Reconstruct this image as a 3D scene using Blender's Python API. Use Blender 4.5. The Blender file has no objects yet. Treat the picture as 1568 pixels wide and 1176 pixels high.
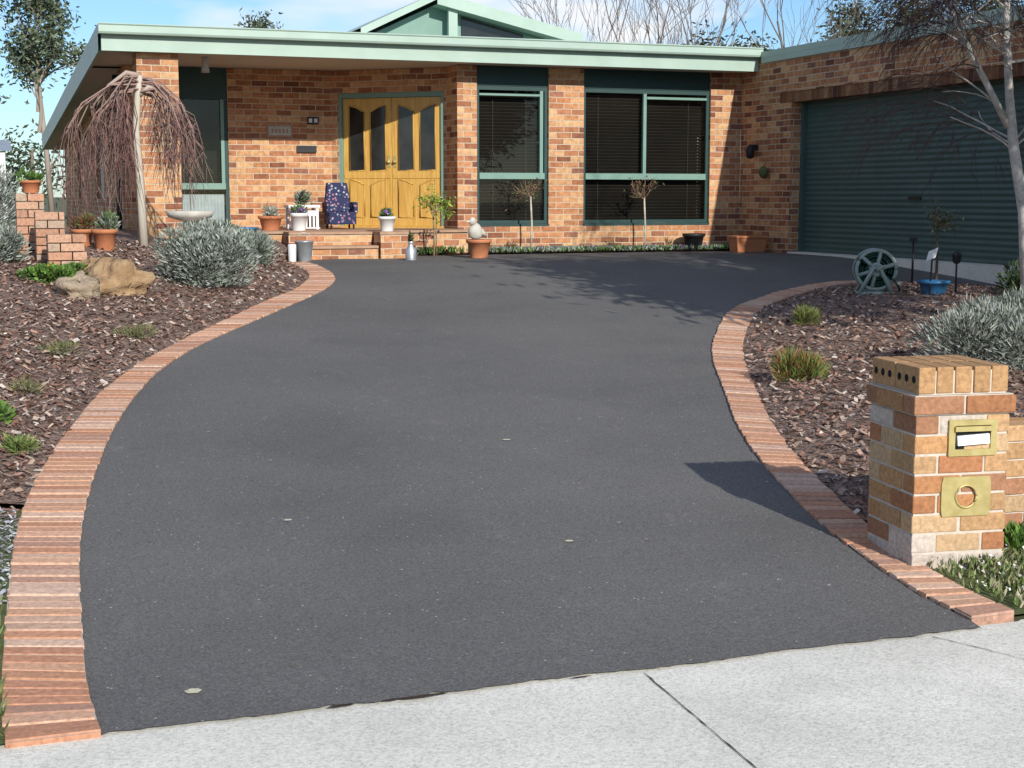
import bpy, math, random
from mathutils import Vector, noise, geometry, Matrix
random.seed(7)
R=random.random
U=random.uniform
# world axes: X along the house front, Y towards the house. metres.
# ------------------------------------------------------------------ helpers
def hq(q):
    x=max(0.0,min(1.0,(q-5.0)/12.5))
    return 0.81*(0.75*x+0.25*x*x*(3-2*x))
G=0.81
class MB:
    def __init__(s):
        s.v=[];s.f=[];s.m=[];s.uv=[];s.c=[];s.sm=[];s.T=None
    def P(s,p):
        return tuple(s.T(p)) if s.T else tuple(p)
    def add(s,pts):
        i=len(s.v); s.v.extend(s.P(p) for p in pts); return i
    def fc(s,idx,loc,m=0,col=(1,1,1),sm=False):
        s.f.append(idx); s.m.append(m); s.c.append(col); s.sm.append(sm)
        a=Vector(loc[0]);b=Vector(loc[1]);c=Vector(loc[2])
        n=(b-a).cross(c-b)
        if n.length>1e-12: n.normalize()
        if abs(n.z)>.7: uv=[(p[0],p[1]) for p in loc]
        else:
            t=Vector((-n.y,n.x,0)); 
            if t.length<1e-6: t=Vector((1,0,0))
            t.normalize()
            uv=[(p[0]*t.x+p[1]*t.y,p[2]) for p in loc]
        s.uv.append(uv)
    def poly(s,pts,m=0,col=(1,1,1),sm=False):
        i=s.add(pts); s.fc(list(range(i,i+len(pts))),pts,m,col,sm)
    def box(s,x0,x1,y0,y1,z0,z1,m=0,col=(1,1,1),fn=None):
        p=[(x0,y0,z0),(x1,y0,z0),(x1,y1,z0),(x0,y1,z0),(x0,y0,z1),(x1,y0,z1),(x1,y1,z1),(x0,y1,z1)]
        if fn: p=[fn(q) for q in p]
        i=s.add(p)
        for q in ((0,3,2,1),(4,5,6,7),(0,1,5,4),(1,2,6,5),(2,3,7,6),(3,0,4,7)):
            s.fc([i+k for k in q],[p[k] for k in q],m,col)
    def tube(s,pts,rad,n=6,m=0,col=(1,1,1),cap=True):
        pts=[Vector(p) for p in pts]; rings=[]
        for k,p in enumerate(pts):
            d=(pts[min(k+1,len(pts)-1)]-pts[max(k-1,0)])
            if d.length<1e-9: d=Vector((0,0,1))
            d.normalize()
            a=Vector((0,0,1)) if abs(d.z)<.9 else Vector((1,0,0))
            u=d.cross(a).normalized(); w=d.cross(u)
            r=rad[k] if isinstance(rad,(list,tuple)) else rad
            rings.append([tuple(p+u*(r*math.cos(6.28319*j/n))+w*(r*math.sin(6.28319*j/n))) for j in range(n)])
        base=[s.add(r) for r in rings]
        for k in range(len(rings)-1):
            for j in range(n):
                j2=(j+1)%n
                s.fc([base[k]+j,base[k]+j2,base[k+1]+j2,base[k+1]+j],[rings[k][j],rings[k][j2],rings[k+1][j2],rings[k+1][j]],m,col,True)
        if cap and n>3:
            s.fc([base[0]+j for j in range(n)][::-1],rings[0][::-1],m,col)
            s.fc([base[-1]+j for j in range(n)],rings[-1],m,col)
    def lathe(s,prof,cx,cy,cz,n=20,m=0,col=(1,1,1)):
        rings=[[(cx+r*math.cos(6.28319*j/n),cy+r*math.sin(6.28319*j/n),cz+z) for j in range(n)] for r,z in prof]
        base=[s.add(r) for r in rings]
        for k in range(len(rings)-1):
            for j in range(n):
                j2=(j+1)%n
                s.fc([base[k]+j,base[k]+j2,base[k+1]+j2,base[k+1]+j],[rings[k][j],rings[k][j2],rings[k+1][j2],rings[k+1][j]],m,col,True)
        s.fc([base[-1]+j for j in range(n)],rings[-1],m,col)
    def blob(s,c,r,amp=.25,fr=1.5,n=14,m=0,col=(1,1,1),seed=0,flat=0):
        rows=[]
        for a in range(n+1):
            th=math.pi*a/n; row=[]
            for b in range(n*2):
                ph=math.pi*b/n
                d=Vector((math.sin(th)*math.cos(ph),math.sin(th)*math.sin(ph),math.cos(th)))
                k=1+amp*noise.noise(d*fr+Vector((seed*7.1,seed*3.3,seed)))+amp*.4*noise.noise(d*fr*3+Vector((seed,5,seed*2)))
                row.append((c[0]+d.x*r[0]*k,c[1]+d.y*r[1]*k,c[2]+d.z*r[2]*k))
            rows.append(row)
        base=[s.add(r_) for r_ in rows]; N=n*2
        for a in range(n):
            for b in range(N):
                b2=(b+1)%N
                s.fc([base[a]+b,base[a+1]+b,base[a+1]+b2,base[a]+b2],[rows[a][b],rows[a+1][b],rows[a+1][b2],rows[a][b2]],m,col,not flat)
    def blade(s,p,d,L,w,col,m=0,bend=0.0):
        p=Vector(p); d=Vector(d).normalized()
        a=Vector((U(-1,1),U(-1,1),U(-1,1))); u=d.cross(a)
        if u.length<1e-5: return
        u.normalize()
        q=p+d*L*.55; e=p+d*L+Vector((0,0,-bend*L))
        pts=[tuple(p-u*w*.35),tuple(q-u*w*.5),tuple(e),tuple(q+u*w*.5),tuple(p+u*w*.35)]
        s.poly(pts,m,col)
    def leaf(s,p,L,w,col,m=0,d=None):
        p=Vector(p)
        if d is None: d=Vector((U(-1,1),U(-1,1),U(-1,.6)))
        d=Vector(d).normalized(); a=Vector((U(-1,1),U(-1,1),U(-1,1))); u=d.cross(a)
        if u.length<1e-5: return
        u.normalize()
        s.poly([tuple(p),tuple(p+d*L*.5+u*w*.5),tuple(p+d*L),tuple(p+d*L*.5-u*w*.5)],m,col)
    def build(s,name,mats,parent=None,bevel=0):
        me=bpy.data.meshes.new(name); me.from_pydata(s.v,[],s.f)
        for mt in mats: me.materials.append(mt)
        me.polygons.foreach_set("material_index",s.m)
        me.polygons.foreach_set("use_smooth",s.sm)
        uvl=me.uv_layers.new(name="UVMap"); flat=[x for f in s.uv for p in f for x in p]
        uvl.data.foreach_set("uv",flat)
        ca=me.color_attributes.new("Col",'FLOAT_COLOR','CORNER')
        fl=[]
        for f,c in zip(s.f,s.c):
            fl.extend((c[0],c[1],c[2],1.0)*len(f))
        ca.data.foreach_set("color",fl)
        me.update()
        ob=bpy.data.objects.new(name,me); bpy.context.collection.objects.link(ob)
        if parent: ob.parent=parent
        if bevel:
            b=ob.modifiers.new("bevel","BEVEL"); b.width=bevel; b.segments=2; b.limit_method='ANGLE'
        return ob
def empty(name):
    e=bpy.data.objects.new(name,None); bpy.context.collection.objects.link(e); return e
# ------------------------------------------------------------------ materials
def nmat(name):
    m=bpy.data.materials.new(name); m.use_nodes=True; nt=m.node_tree
    return m,nt,nt.nodes["Principled BSDF"]
def N(nt,t,**k):
    n=nt.nodes.new(t)
    for a,b in k.items(): setattr(n,a,b)
    return n
def mixc(nt,f,a,b,mode='MIX'):
    n=nt.nodes.new("ShaderNodeMix"); n.data_type='RGBA'; n.blend_type=mode
    for sock,v in ((n.inputs[0],f),(n.inputs[6],a),(n.inputs[7],b)):
        if hasattr(v,'links'): nt.links.new(v,sock)
        elif isinstance(v,(int,float)): sock.default_value=v
        else: sock.default_value=(v[0],v[1],v[2],1)
    return n.outputs[2]
def ntex(nt,scale,detail=3,rough=.6,vec=None,dist=0):
    n=N(nt,"ShaderNodeTexNoise"); n.inputs["Scale"].default_value=scale; n.inputs["Detail"].default_value=detail
    n.inputs["Roughness"].default_value=rough; n.inputs["Distortion"].default_value=dist
    if vec is None:
        g=N(nt,"ShaderNodeTexCoord"); vec=g.outputs["Object"]
    nt.links.new(vec,n.inputs["Vector"]); return n.outputs["Fac"]
def ramp(nt,fac,stops,interp='LINEAR'):
    r=N(nt,"ShaderNodeValToRGB"); r.color_ramp.interpolation=interp
    el=r.color_ramp.elements
    while len(el)<len(stops): el.new(.5)
    for e,(p,c) in zip(el,stops):
        e.position=p; e.color=(c[0],c[1],c[2],1) if not isinstance(c,(int,float)) else (c,c,c,1)
    nt.links.new(fac,r.inputs[0]); return r.outputs[0]
def bump(nt,b,h,strength=.3,dist=.01,prev=None):
    n=N(nt,"ShaderNodeBump"); n.inputs["Strength"].default_value=strength; n.inputs["Distance"].default_value=dist
    nt.links.new(h,n.inputs["Height"])
    if prev: nt.links.new(prev,n.inputs["Normal"])
    nt.links.new(n.outputs[0],b.inputs["Normal"]); return n.outputs[0]
def pm(name,c1,c2,scale=3,rough=.7,bs=.15,bd=.004,bscale=None,metal=0,spec=.3):
    m,nt,b=nmat(name); f=ntex(nt,scale)
    nt.links.new(ramp(nt,f,[(.3,c1),(.7,c2)]),b.inputs["Base Color"])
    b.inputs["Roughness"].default_value=rough; b.inputs["Metallic"].default_value=metal; b.inputs["Specular IOR Level"].default_value=spec
    if bs>=.15: bump(nt,b,ntex(nt,bscale or scale*8,2),bs,bd)
    return m
def attrmat(name,rough=.8,nscale=30,amt=.35,bs=.3,bd=.003,spec=.2):
    m,nt,b=nmat(name); a=N(nt,"ShaderNodeAttribute",attribute_name="Col")
    o=a.outputs["Color"]
    if amt:
        f=ntex(nt,nscale,3,.65)
        g=ramp(nt,f,[(.25,1-amt),(.75,1+amt*.5)])
        o=mixc(nt,1.0,o,g,'MULTIPLY')
    nt.links.new(o,b.inputs["Base Color"]); b.inputs["Roughness"].default_value=rough
    b.inputs["Specular IOR Level"].default_value=spec
    if bs: bump(nt,b,f,bs,bd)
    return m
def brickmat(name,stops,mortar,w=.24,h=.086,dark=1.0):
    m,nt,b=nmat(name); uv=N(nt,"ShaderNodeTexCoord")
    br=N(nt,"ShaderNodeTexBrick"); br.offset=.5
    for k,v in (("Scale",1.0),("Mortar Size",.0065),("Mortar Smooth",.2),("Bias",0.0),("Brick Width",w),("Row Height",h)): br.inputs[k].default_value=v
    br.inputs["Color1"].default_value=(0,0,0,1); br.inputs["Color2"].default_value=(1,1,1,1); br.inputs["Mortar"].default_value=(.5,.5,.5,1)
    wn=N(nt,"ShaderNodeTexNoise"); wn.inputs["Scale"].default_value=2.5; wn.inputs["Detail"].default_value=1; nt.links.new(uv.outputs["UV"],wn.inputs["Vector"])
    sub=N(nt,"ShaderNodeVectorMath",operation='SUBTRACT'); nt.links.new(wn.outputs["Color"],sub.inputs[0]); sub.inputs[1].default_value=(.5,.5,.5)
    sc=N(nt,"ShaderNodeVectorMath",operation='SCALE'); nt.links.new(sub.outputs[0],sc.inputs[0]); sc.inputs["Scale"].default_value=.018
    ad=N(nt,"ShaderNodeVectorMath",operation='ADD'); nt.links.new(uv.outputs["UV"],ad.inputs[0]); nt.links.new(sc.outputs[0],ad.inputs[1])
    nt.links.new(ad.outputs[0],br.inputs["Vector"])
    col=ramp(nt,br.outputs["Color"],stops)
    n1=ntex(nt,14,3,.7,uv.outputs["UV"])
    col=mixc(nt,1.0,col,ramp(nt,n1,[(.25,.6*dark),(.75,1.38*dark)]),'MULTIPLY')
    n2=ntex(nt,.8,1,.6,uv.outputs["UV"])
    col=mixc(nt,1.0,col,ramp(nt,n2,[(.3,.82),(.7,1.12)]),'MULTIPLY')
    col=mixc(nt,br.outputs["Fac"],col,mortar)
    nt.links.new(col,b.inputs["Base Color"]); b.inputs["Roughness"].default_value=.88; b.inputs["Specular IOR Level"].default_value=.2
    inv=N(nt,"ShaderNodeMath",operation='SUBTRACT'); inv.inputs[0].default_value=1; nt.links.new(br.outputs["Fac"],inv.inputs[1])
    bump(nt,b,inv.outputs[0],.8,.008)
    return m
BST=[(0,(.18,.07,.045)),(.15,(.34,.14,.07)),(.4,(.46,.22,.105)),(.62,(.58,.35,.18)),(.85,(.45,.19,.09)),(1,(.25,.115,.08))]
M_brick=brickmat("brick",BST,(.55,.45,.33))
M_brick_shade=brickmat("brick_lintel_shade",BST,(.2,.14,.1),.11,.23,.5)  # soldier course with the recess shadow over the garage door darkened into its colour
M_bricka=attrmat("brick_clay",.88,45,.4,.5,.003)
M_mortar=pm("mortar",(.46,.40,.33),(.60,.53,.45),20,.95,.4,.004)
M_fascia=pm("fascia_paint",(.33,.43,.36),(.39,.49,.42),2,.45,.05)
M_trim=pm("green_frame",(.16,.27,.23),(.19,.31,.26),3,.4,.05)
M_dkgreen=pm("dark_green_panel",(.020,.050,.048),(.026,.06,.056),2,.45,.05)
M_roof=pm("roof_metal",(.22,.36,.3),(.26,.4,.33),2,.4,.05)
M_soffit=pm("soffit",(.50,.46,.38),(.55,.51,.43),1,.8,.05)
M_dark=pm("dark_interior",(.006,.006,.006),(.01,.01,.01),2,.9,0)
M_blind=pm("blind_slat",(.055,.042,.036),(.075,.058,.05),2,.5,0)
M_curtain=pm("curtain",(.55,.58,.6),(.7,.72,.74),6,.9,.3)
M_tile=pm("porch_paving",(.34,.20,.13),(.42,.27,.18),6,.8,.2)
M_terra=pm("terracotta",(.42,.15,.07),(.52,.21,.10),8,.85,.3)
M_white=pm("white_glaze",(.6,.6,.6),(.75,.75,.73),8,.5,.1)
M_stone=pm("pale_stone",(.42,.40,.35),(.55,.52,.46),10,.9,.4)
M_black=pm("black_plastic",(.015,.015,.016),(.025,.025,.027),5,.5,.05)
M_galv=pm("galvanised_metal",(.35,.37,.39),(.5,.52,.54),12,.4,.1,metal=.6)
M_blue=pm("blue_glaze",(.02,.10,.22),(.03,.15,.30),5,.3,.05,spec=.5)
M_brass=pm("brass",(.36,.29,.11),(.52,.43,.19),14,.4,.1,metal=.25)
M_soil=pm("soil",(.035,.022,.015),(.07,.045,.03),12,.95,.6,.02)
M_leaf=attrmat("foliage",.6,6,0,0,0,.3)
M_bark=attrmat("bark",.9,12,.45,.4,.01)
M_twig=attrmat("twig",.9,12,0,0)
M_hosegrey=pm("hose_reel_plastic",(.25,.31,.28),(.33,.38,.35),5,.5,.05)
M_hose=pm("hose_green",(.01,.045,.03),(.015,.07,.045),9,.4,.05)
M_paper=pm("paper",(.75,.76,.76),(.8,.8,.8),5,.6,.02)
m,nt,b=nmat("window_glass"); M_glass=m
gl=N(nt,"ShaderNodeBsdfGlossy"); gl.inputs["Roughness"].default_value=.02; gl.inputs["Color"].default_value=(.8,.85,.83,1)
tr=N(nt,"ShaderNodeBsdfTransparent"); tr.inputs[0].default_value=(.72,.76,.75,1)
fr=N(nt,"ShaderNodeFresnel"); fr.inputs[0].default_value=1.4
mx=N(nt,"ShaderNodeMixShader"); nt.links.new(fr.outputs[0],mx.inputs[0]); nt.links.new(tr.outputs[0],mx.inputs[1]); nt.links.new(gl.outputs[0],mx.inputs[2])
nt.links.new(mx.outputs[0],nt.nodes["Material Output"].inputs[0])
m,nt,b=nmat("door_glass"); M_dglass=m
nt.links.new(ramp(nt,ntex(nt,3),[(.3,(.01,.012,.013)),(.7,(.03,.032,.03))]),b.inputs["Base Color"]); b.inputs["Roughness"].default_value=.08
m,nt,b=nmat("door_timber"); M_wood=m
tc=N(nt,"ShaderNodeTexCoord"); mp=N(nt,"ShaderNodeMapping"); nt.links.new(tc.outputs["UV"],mp.inputs[0])
mp.inputs["Scale"].default_value=(1,.06,1)
f=ntex(nt,28,3,.6,mp.outputs[0],1.2)
nt.links.new(ramp(nt,f,[(.3,(.46,.25,.05)),(.55,(.60,.36,.09)),(.8,(.68,.44,.14))]),b.inputs["Base Color"]); b.inputs["Roughness"].default_value=.35
m,nt,b=nmat("roller_door_metal"); M_roller=m
nt.links.new(ramp(nt,ntex(nt,1.5),[(.3,(.045,.085,.075)),(.7,(.06,.105,.092))]),b.inputs["Base Color"]); b.inputs["Roughness"].default_value=.6
# asphalt
m,nt,b=nmat("asphalt"); M_asph=m
big=ramp(nt,ntex(nt,.45,3,.65),[(.3,(.112,.108,.104)),(.7,(.145,.139,.133))])
fine=ramp(nt,ntex(nt,90,3,.9),[(.33,.55),(.5,1.0),(.68,1.6)])
o=mixc(nt,1.0,big,fine,'MULTIPLY')
sp=N(nt,"ShaderNodeTexVoronoi"); sp.inputs["Scale"].default_value=30
tc=N(nt,"ShaderNodeTexCoord"); nt.links.new(tc.outputs["Object"],sp.inputs["Vector"])
sf=ramp(nt,sp.outputs["Distance"],[(.0,1.0),(.10,1.0),(.16,0.0)])
gate=ramp(nt,ntex(nt,17,1),[(.60,0.0),(.63,1.0)])
mm=N(nt,"ShaderNodeMath",operation='MULTIPLY'); nt.links.new(sf,mm.inputs[0]); nt.links.new(gate,mm.inputs[1])
o=mixc(nt,mm.outputs[0],o,(.48,.46,.42))
mps=N(nt,"ShaderNodeMapping"); nt.links.new(tc.outputs["Object"],mps.inputs[0]); mps.inputs["Scale"].default_value=(1.6,.8,1)
sc1=ramp(nt,ntex(nt,3.2,5,.78,mps.outputs[0],.4),[(.60,0.0),(.76,.4)])
o=mixc(nt,sc1,o,(.27,.26,.24))
sc2=ramp(nt,ntex(nt,.9,4,.7,None,.6),[(.34,.14),(.46,0.0)])
o=mixc(nt,sc2,o,(.06,.06,.06))
nt.links.new(o,b.inputs["Base Color"]); b.inputs["Roughness"].default_value=.85; b.inputs["Specular IOR Level"].default_value=.25
bump(nt,b,ntex(nt,140,1,.7),.6,.005)
# concrete footpath
m,nt,b=nmat("concrete"); M_conc=m
o=ramp(nt,ntex(nt,1.4,5,.65),[(.3,(.60,.58,.51)),(.7,(.78,.75,.67))])
o=mixc(nt,1.0,o,ramp(nt,ntex(nt,80,3,.85),[(.33,.66),(.5,1.0),(.68,1.18)]),'MULTIPLY')
o=mixc(nt,ramp(nt,ntex(nt,38,2,.8),[(.64,0.0),(.70,.28)]),o,(.25,.23,.19))
nt.links.new(o,b.inputs["Base Color"]); b.inputs["Roughness"].default_value=.92; bump(nt,b,ntex(nt,100,1,.7),.45,.004)
# mulch base
m,nt,b=nmat("bark_mulch"); M_mulch=m
o=ramp(nt,ntex(nt,34,3,.8),[(.32,(.045,.028,.022)),(.5,(.20,.125,.095)),(.68,(.42,.32,.26))])
nt.links.new(o,b.inputs["Base Color"]); b.inputs["Roughness"].default_value=.95; bump(nt,b,ntex(nt,34,3,.8),1,.03)
M_chip=attrmat("mulch_chip",.9,60,.3,0)
M_grass=pm("lawn",(.06,.085,.025),(.13,.15,.06),6,.95,.6,.02,60)
M_ground=pm("earth",(.09,.10,.05),(.15,.14,.08),.3,.95,.3,.02)
M_rock=pm("sandstone",(.20,.11,.055),(.46,.33,.19),3.5,.95,.9,.03,14)
M_rockg=pm("lichen_stone",(.24,.18,.12),(.42,.34,.25),6,.95,.9,.03,16)
# ------------------------------------------------------------------ outlines (survey points)
LI=[(.30,4.52),(.29,4.95),(.31,5.49),(.34,6.11),(.40,6.88),(.50,7.70),(.64,8.54),(.77,9.21),(.98,10.07),(1.26,10.98),(1.69,11.96),(2.32,13.09),(2.88,14.09),(3.32,14.90),(3.67,15.76),(3.82,16.52),(3.85,17.28),(3.89,18.27)]
LO=[(.02,4.52),(.02,5.05),(.04,5.57),(.07,6.19),(.12,6.96),(.22,7.77),(.38,8.61),(.53,9.27),(.75,10.13),(1.06,11.03),(1.49,12.00),(2.07,13.14),(2.57,14.14),(3.02,14.95),(3.37,15.80),(3.55,16.5),(3.60,17.26),(3.63,18.27)]
RO=[(3.80,4.63),(3.84,4.96),(3.88,5.35),(4.01,5.94),(4.20,6.62),(4.43,7.32),(4.74,8.14),(5.20,9.18),(5.77,10.40),(6.34,11.42),(7.14,12.63),(7.82,13.36),(8.56,13.98),(9.41,14.50),(10.3,14.2),(11.15,13.55)]
RI=[(3.59,4.62),(3.63,5.00),(3.68,5.40),(3.80,6.0),(3.99,6.70),(4.22,7.42),(4.54,8.26),(5.00,9.30),(5.55,10.52),(6.13,11.56),(6.93,12.79),(7.64,13.53),(8.40,14.18),(9.42,14.74),(10.42,14.40),(11.22,13.82)]
def cr(P,t):
    n=len(P)-1; i=min(int(t),n-1); u=t-i
    g=lambda k:Vector(P[max(0,min(n,k))])
    a,b,c,d=g(i-1),g(i),g(i+1),g(i+2)
    return .5*((2*b)+(c-a)*u+(2*a-5*b+4*c-d)*u*u+(3*b-a-3*c+d)*u**3)
def dense(P,k=5): 
    return [tuple(cr(P,i/k)) for i in range((len(P)-1)*k+1)]
LId,LOd,ROd,RId=dense(LI),dense(LO),dense(RO),dense(RI)
def dpl(P,x,y):
    best=1e9
    for (ax,ay),(bx,by) in zip(P,P[1:]):
        dx,dy=bx-ax,by-ay; t=max(0,min(1,((x-ax)*dx+(y-ay)*dy)/(dx*dx+dy*dy+1e-12)))
        d=(x-ax-dx*t)**2+(y-ay-dy*t)**2
        if d<best: best=d
    return math.sqrt(best)
def sms(a,b,x):
    x=max(0,min(1,(x-a)/(b-a))); return x*x*(3-2*x)
def nz(x,y,f=1.3): return noise.noise(Vector((x*f,y*f,3.1)))
def hL(x,y):
    d=dpl(LO,x,y); return hq(y)+.012+.36*(1-math.exp(-d/1.7))*sms(4.6,8.5,y)+.03*nz(x,y)*min(1,d*2)
def hR(x,y):
    d=dpl(RO,x,y); return hq(y)+.008+(.22*(1-math.exp(-d/1.2))+.03*nz(x,y)*min(1,d*2))*sms(5.4,7.2,y)
def inside(P,x,y):
    c=False; n=len(P); j=n-1
    for i in range(n):
        xi,yi=P[i];xj,yj=P[j]
        if (yi>y)!=(yj>y) and x<(xj-xi)*(y-yi)/(yj-yi)+xi: c=not c
        j=i
    return c
def sheet(name,poly,zf,mat,step,jit=0):
    b=[]
    n=len(poly)
    for i in range(n):
        a=Vector(poly[i]);c=Vector(poly[(i+1)%n]); k=max(1,int((c-a).length/step))
        for j in range(k): b.append(a+(c-a)*(j/k))
    nb=len(b); xs=[p[0] for p in poly];ys=[p[1] for p in poly]
    cl=poly+[poly[0]]
    pts=list(b); y=min(ys)+step/2
    while y<max(ys):
        x=min(xs)+step/2
        while x<max(xs):
            if inside(poly,x,y) and dpl(cl,x,y)>step*.45: pts.append(Vector((x+U(-.1,.1)*step,y+U(-.1,.1)*step)))
            x+=step
        y+=step
    r=geometry.delaunay_2d_cdt([Vector(p) for p in pts],[],[list(range(nb))],1,1e-5)
    me=bpy.data.meshes.new(name); me.from_pydata([(v.x,v.y,zf(v.x,v.y)) for v in r[0]],[],[list(f)[::1] for f in r[2]])
    me.materials.append(mat)
    for p in me.polygons: p.use_smooth=True
    me.update()
    if me.polygons and me.polygons[0].normal.z<0: me.flip_normals()
    ob=bpy.data.objects.new(name,me); bpy.context.collection.objects.link(ob); return ob
# ------------------------------------------------------------------ ground
mb=MB()
qs=[-300,-40,-6,5.0]+[5+.5*i for i in range(1,26)]+[30,60,150,900]
for a,b2 in zip(qs,qs[1:]):
    mb.poly([(-700,a,hq(a)-.03),(700,a,hq(a)-.03),(700,b2,hq(b2)-.03),(-700,b2,hq(b2)-.03)],0)
mb.build("ground",[M_ground])
edge=[(x,4.535+.03*nz(x,0,2.0)+.022*nz(x,5,9)+.014*nz(x,2,25)) for x in [(-0.3+i*.03) for i in range(145)]]
sheet("footpath",[(-9,-3),(12,-3),(12,4.60)]+[(x,y+.05) for x,y in edge[::-1]]+[(-9,4.5)],lambda x,y:-.006,M_conc,.5)
mb=MB()
def strip(p,q_,w,z):
    p=Vector(p);q_=Vector(q_);K=24
    d=(q_-p).normalized(); n=Vector((-d.y,d.x)); L=[];Rr=[]
    for i in range(K+1):
        c=p+(q_-p)*(i/K)+n*(.006*nz(i*.7,p.x,1)); ww=w*(.4+.9*R())
        L.append(c-n*ww/2);Rr.append(c+n*ww/2)
    for i in range(K): mb.poly([(L[i].x,L[i].y,z),(Rr[i].x,Rr[i].y,z),(Rr[i+1].x,Rr[i+1].y,z),(L[i+1].x,L[i+1].y,z)],0)
strip((2.13,4.50),(2.05,3.3),.005,-.002); strip((2.05,3.3),(1.98,-2.9),.005,-.002); strip((3.34,4.52),(3.6,3.9),.004,-.002); strip((3.6,3.9),(3.75,2.5),.004,-.002)
for x0,w_,d_ in ((1.32,.10,.012),(1.05,.05,.010),(1.22,.03,.008),(1.9,.04,.006)):
    pts=[(x0+w_*math.cos(a)*U(.7,1.2),4.515+d_*math.sin(a)*U(.6,1.4),.0065) for a in [k*.698 for k in range(9)]]
    mb.poly(pts,0)
mb.build("footpath_joint",[M_soil])
# driveway
far=[(4.1,19.05),(4.6,19.3),(5.05,19.15),(5.55,19.15),(5.6,19.85),(6.5,19.95),(7.7,20.0),(9.4,20.05),(11.0,20.0),(11.2,19.0)]
e2=[(x,y) for x,y in edge if .30<x<3.58]
drv=LId+far+RId[::-1]+[(x,y) for x,y in e2[::-1]]
sheet("driveway",drv,lambda x,y:hq(y)+.004,M_asph,.33)
def edging(name,A,B,up):
    mb=MB(); t=0.0; n=len(A)-1
    while t<n:
        a=cr(A,t);b2=cr(B,t);mid=(a+b2)/2
        a1=cr(A,min(n,t+.01));b1=cr(B,min(n,t+.01)); v=((a1+b1)/2-mid).length/.01
        if v<1e-6: break
        dt=.0835/v
        ta,tb=t+.075*dt,t+.925*dt
        if tb>n: break
        p0,p1,p2,p3=cr(A,ta),cr(A,tb),cr(B,tb),cr(B,ta)
        j=U(-.006,.006); ax=(p0-p3).normalized()*j
        z=up+U(-.003,.003)
        col=random.choice([(.58,.33,.21),(.62,.37,.25),(.54,.28,.17),(.60,.39,.28),(.52,.26,.16),(.63,.43,.32),(.48,.28,.20)])
        k=U(.92,1.08); col=tuple(c*k for c in col)
        pp=[p0+ax,p1+ax,p2+ax,p3+ax]
        low=[(p.x,p.y,hq(p.y)-.05) for p in pp]; top=[(p.x,p.y,hq(p.y)+z) for p in pp]
        i=mb.add(low+top); P8=low+top
        for q in ((4,5,6,7),(0,1,5,4),(1,2,6,5),(2,3,7,6),(3,0,4,7)): mb.fc([i+k_ for k_ in q],[P8[k_] for k_ in q],0,col)
        t+=dt
    D=6
    for k in range(n*D):
        a,b2,c,d=cr(A,k/D),cr(A,(k+1)/D),cr(B,(k+1)/D),cr(B,k/D)
        mb.poly([(p.x,p.y,hq(p.y)+up-.006) for p in (a,b2,c,d)],1)
    return mb.build(name,[M_bricka,M_mortar],bevel=.003)
edging("brick_edging",LO,LI,.020)
edging("brick_edging",RI,RO,.020)
Lbed=[p for p in LOd if p[1]>7.3]+[(3.85,19.2),(3.85,20.1),(2.3,24),(-9,26),(-9,7.3)]
sheet("mulch_bed",Lbed,hL,M_mulch,.35)
Rbed=[p for p in ROd if p[1]>5.98 or p[0]>9]+[(11.2,13.5),(14,11),(14,6.25),(4.6,6.0)]
sheet("mulch_bed",Rbed,hR,M_mulch,.35)
Llawn=[p for p in LOd if p[1]<=7.35]+[(-.0,7.33),(-9,7.33),(-9,4.5)]
sheet("lawn",Llawn,lambda x,y:hL(x,y),M_grass,.3)
Rv=[p for p in ROd if p[1]<=5.98]+[(4.6,6.02),(14,6.27),(14,4.6)]
sheet("grass_verge",Rv,lambda x,y:hR(x,y)-.002,M_grass,.3)
strip_poly=[(5.6,19.84),(6.5,19.94),(7.7,19.99),(9.4,20.04),(11.0,19.99),(11.23,19.4),(11.23,20.49),(5.6,20.49)]
sheet("garden_strip",strip_poly,lambda x,y:hq(y)+.03,M_soil,.2)
def chips(name,n,poly,hf,bb,cols,sz=(.02,.06),near=None):
    mb=MB(); k=0
    while k<n:
        x,y=U(bb[0],bb[1]),U(bb[2],bb[3])
        if not inside(poly,x,y): continue
        if near and R()>min(1,near/(y*y)): continue
        z=hf(x,y)+U(.0,.022); L=U(*sz); w=L*U(.25,.6); a=U(0,6.283); tx=U(-.6,.6); ty=U(-.6,.6)
        ca,sa=math.cos(a),math.sin(a)
        pts=[]
        for u,v in ((-1,-.8),(.9,-1),(1,.7),(-.8,1)):
            dx=u*L/2; dy=v*w/2
            pts.append((x+dx*ca-dy*sa,y+dx*sa+dy*ca,z+.006+dx*tx+dy*ty))
        c=random.choice(cols); q=U(.7,1.3)
        mb.poly(pts,0,(c[0]*q,c[1]*q,c[2]*q)); k+=1
    mb.build(name,[M_chip])
MC=[(.30,.17,.125),(.21,.115,.085),(.36,.21,.155),(.46,.35,.28),(.10,.06,.045),(.40,.27,.20),(.58,.49,.42),(.25,.13,.095),(.34,.24,.19)]
chips("mulch_chips",23000,Lbed,hL,(-1.8,3.9,7.3,19),MC,near=130)
chips("mulch_chips",21000,Rbed,hR,(4,11.2,6,14.5),MC,near=80)
# a few chips and leaves spilled over the mulch / gravel line
chips("mulch_spill",260,Llawn,hL,(-.9,.2,7.0,7.35),MC)
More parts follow.
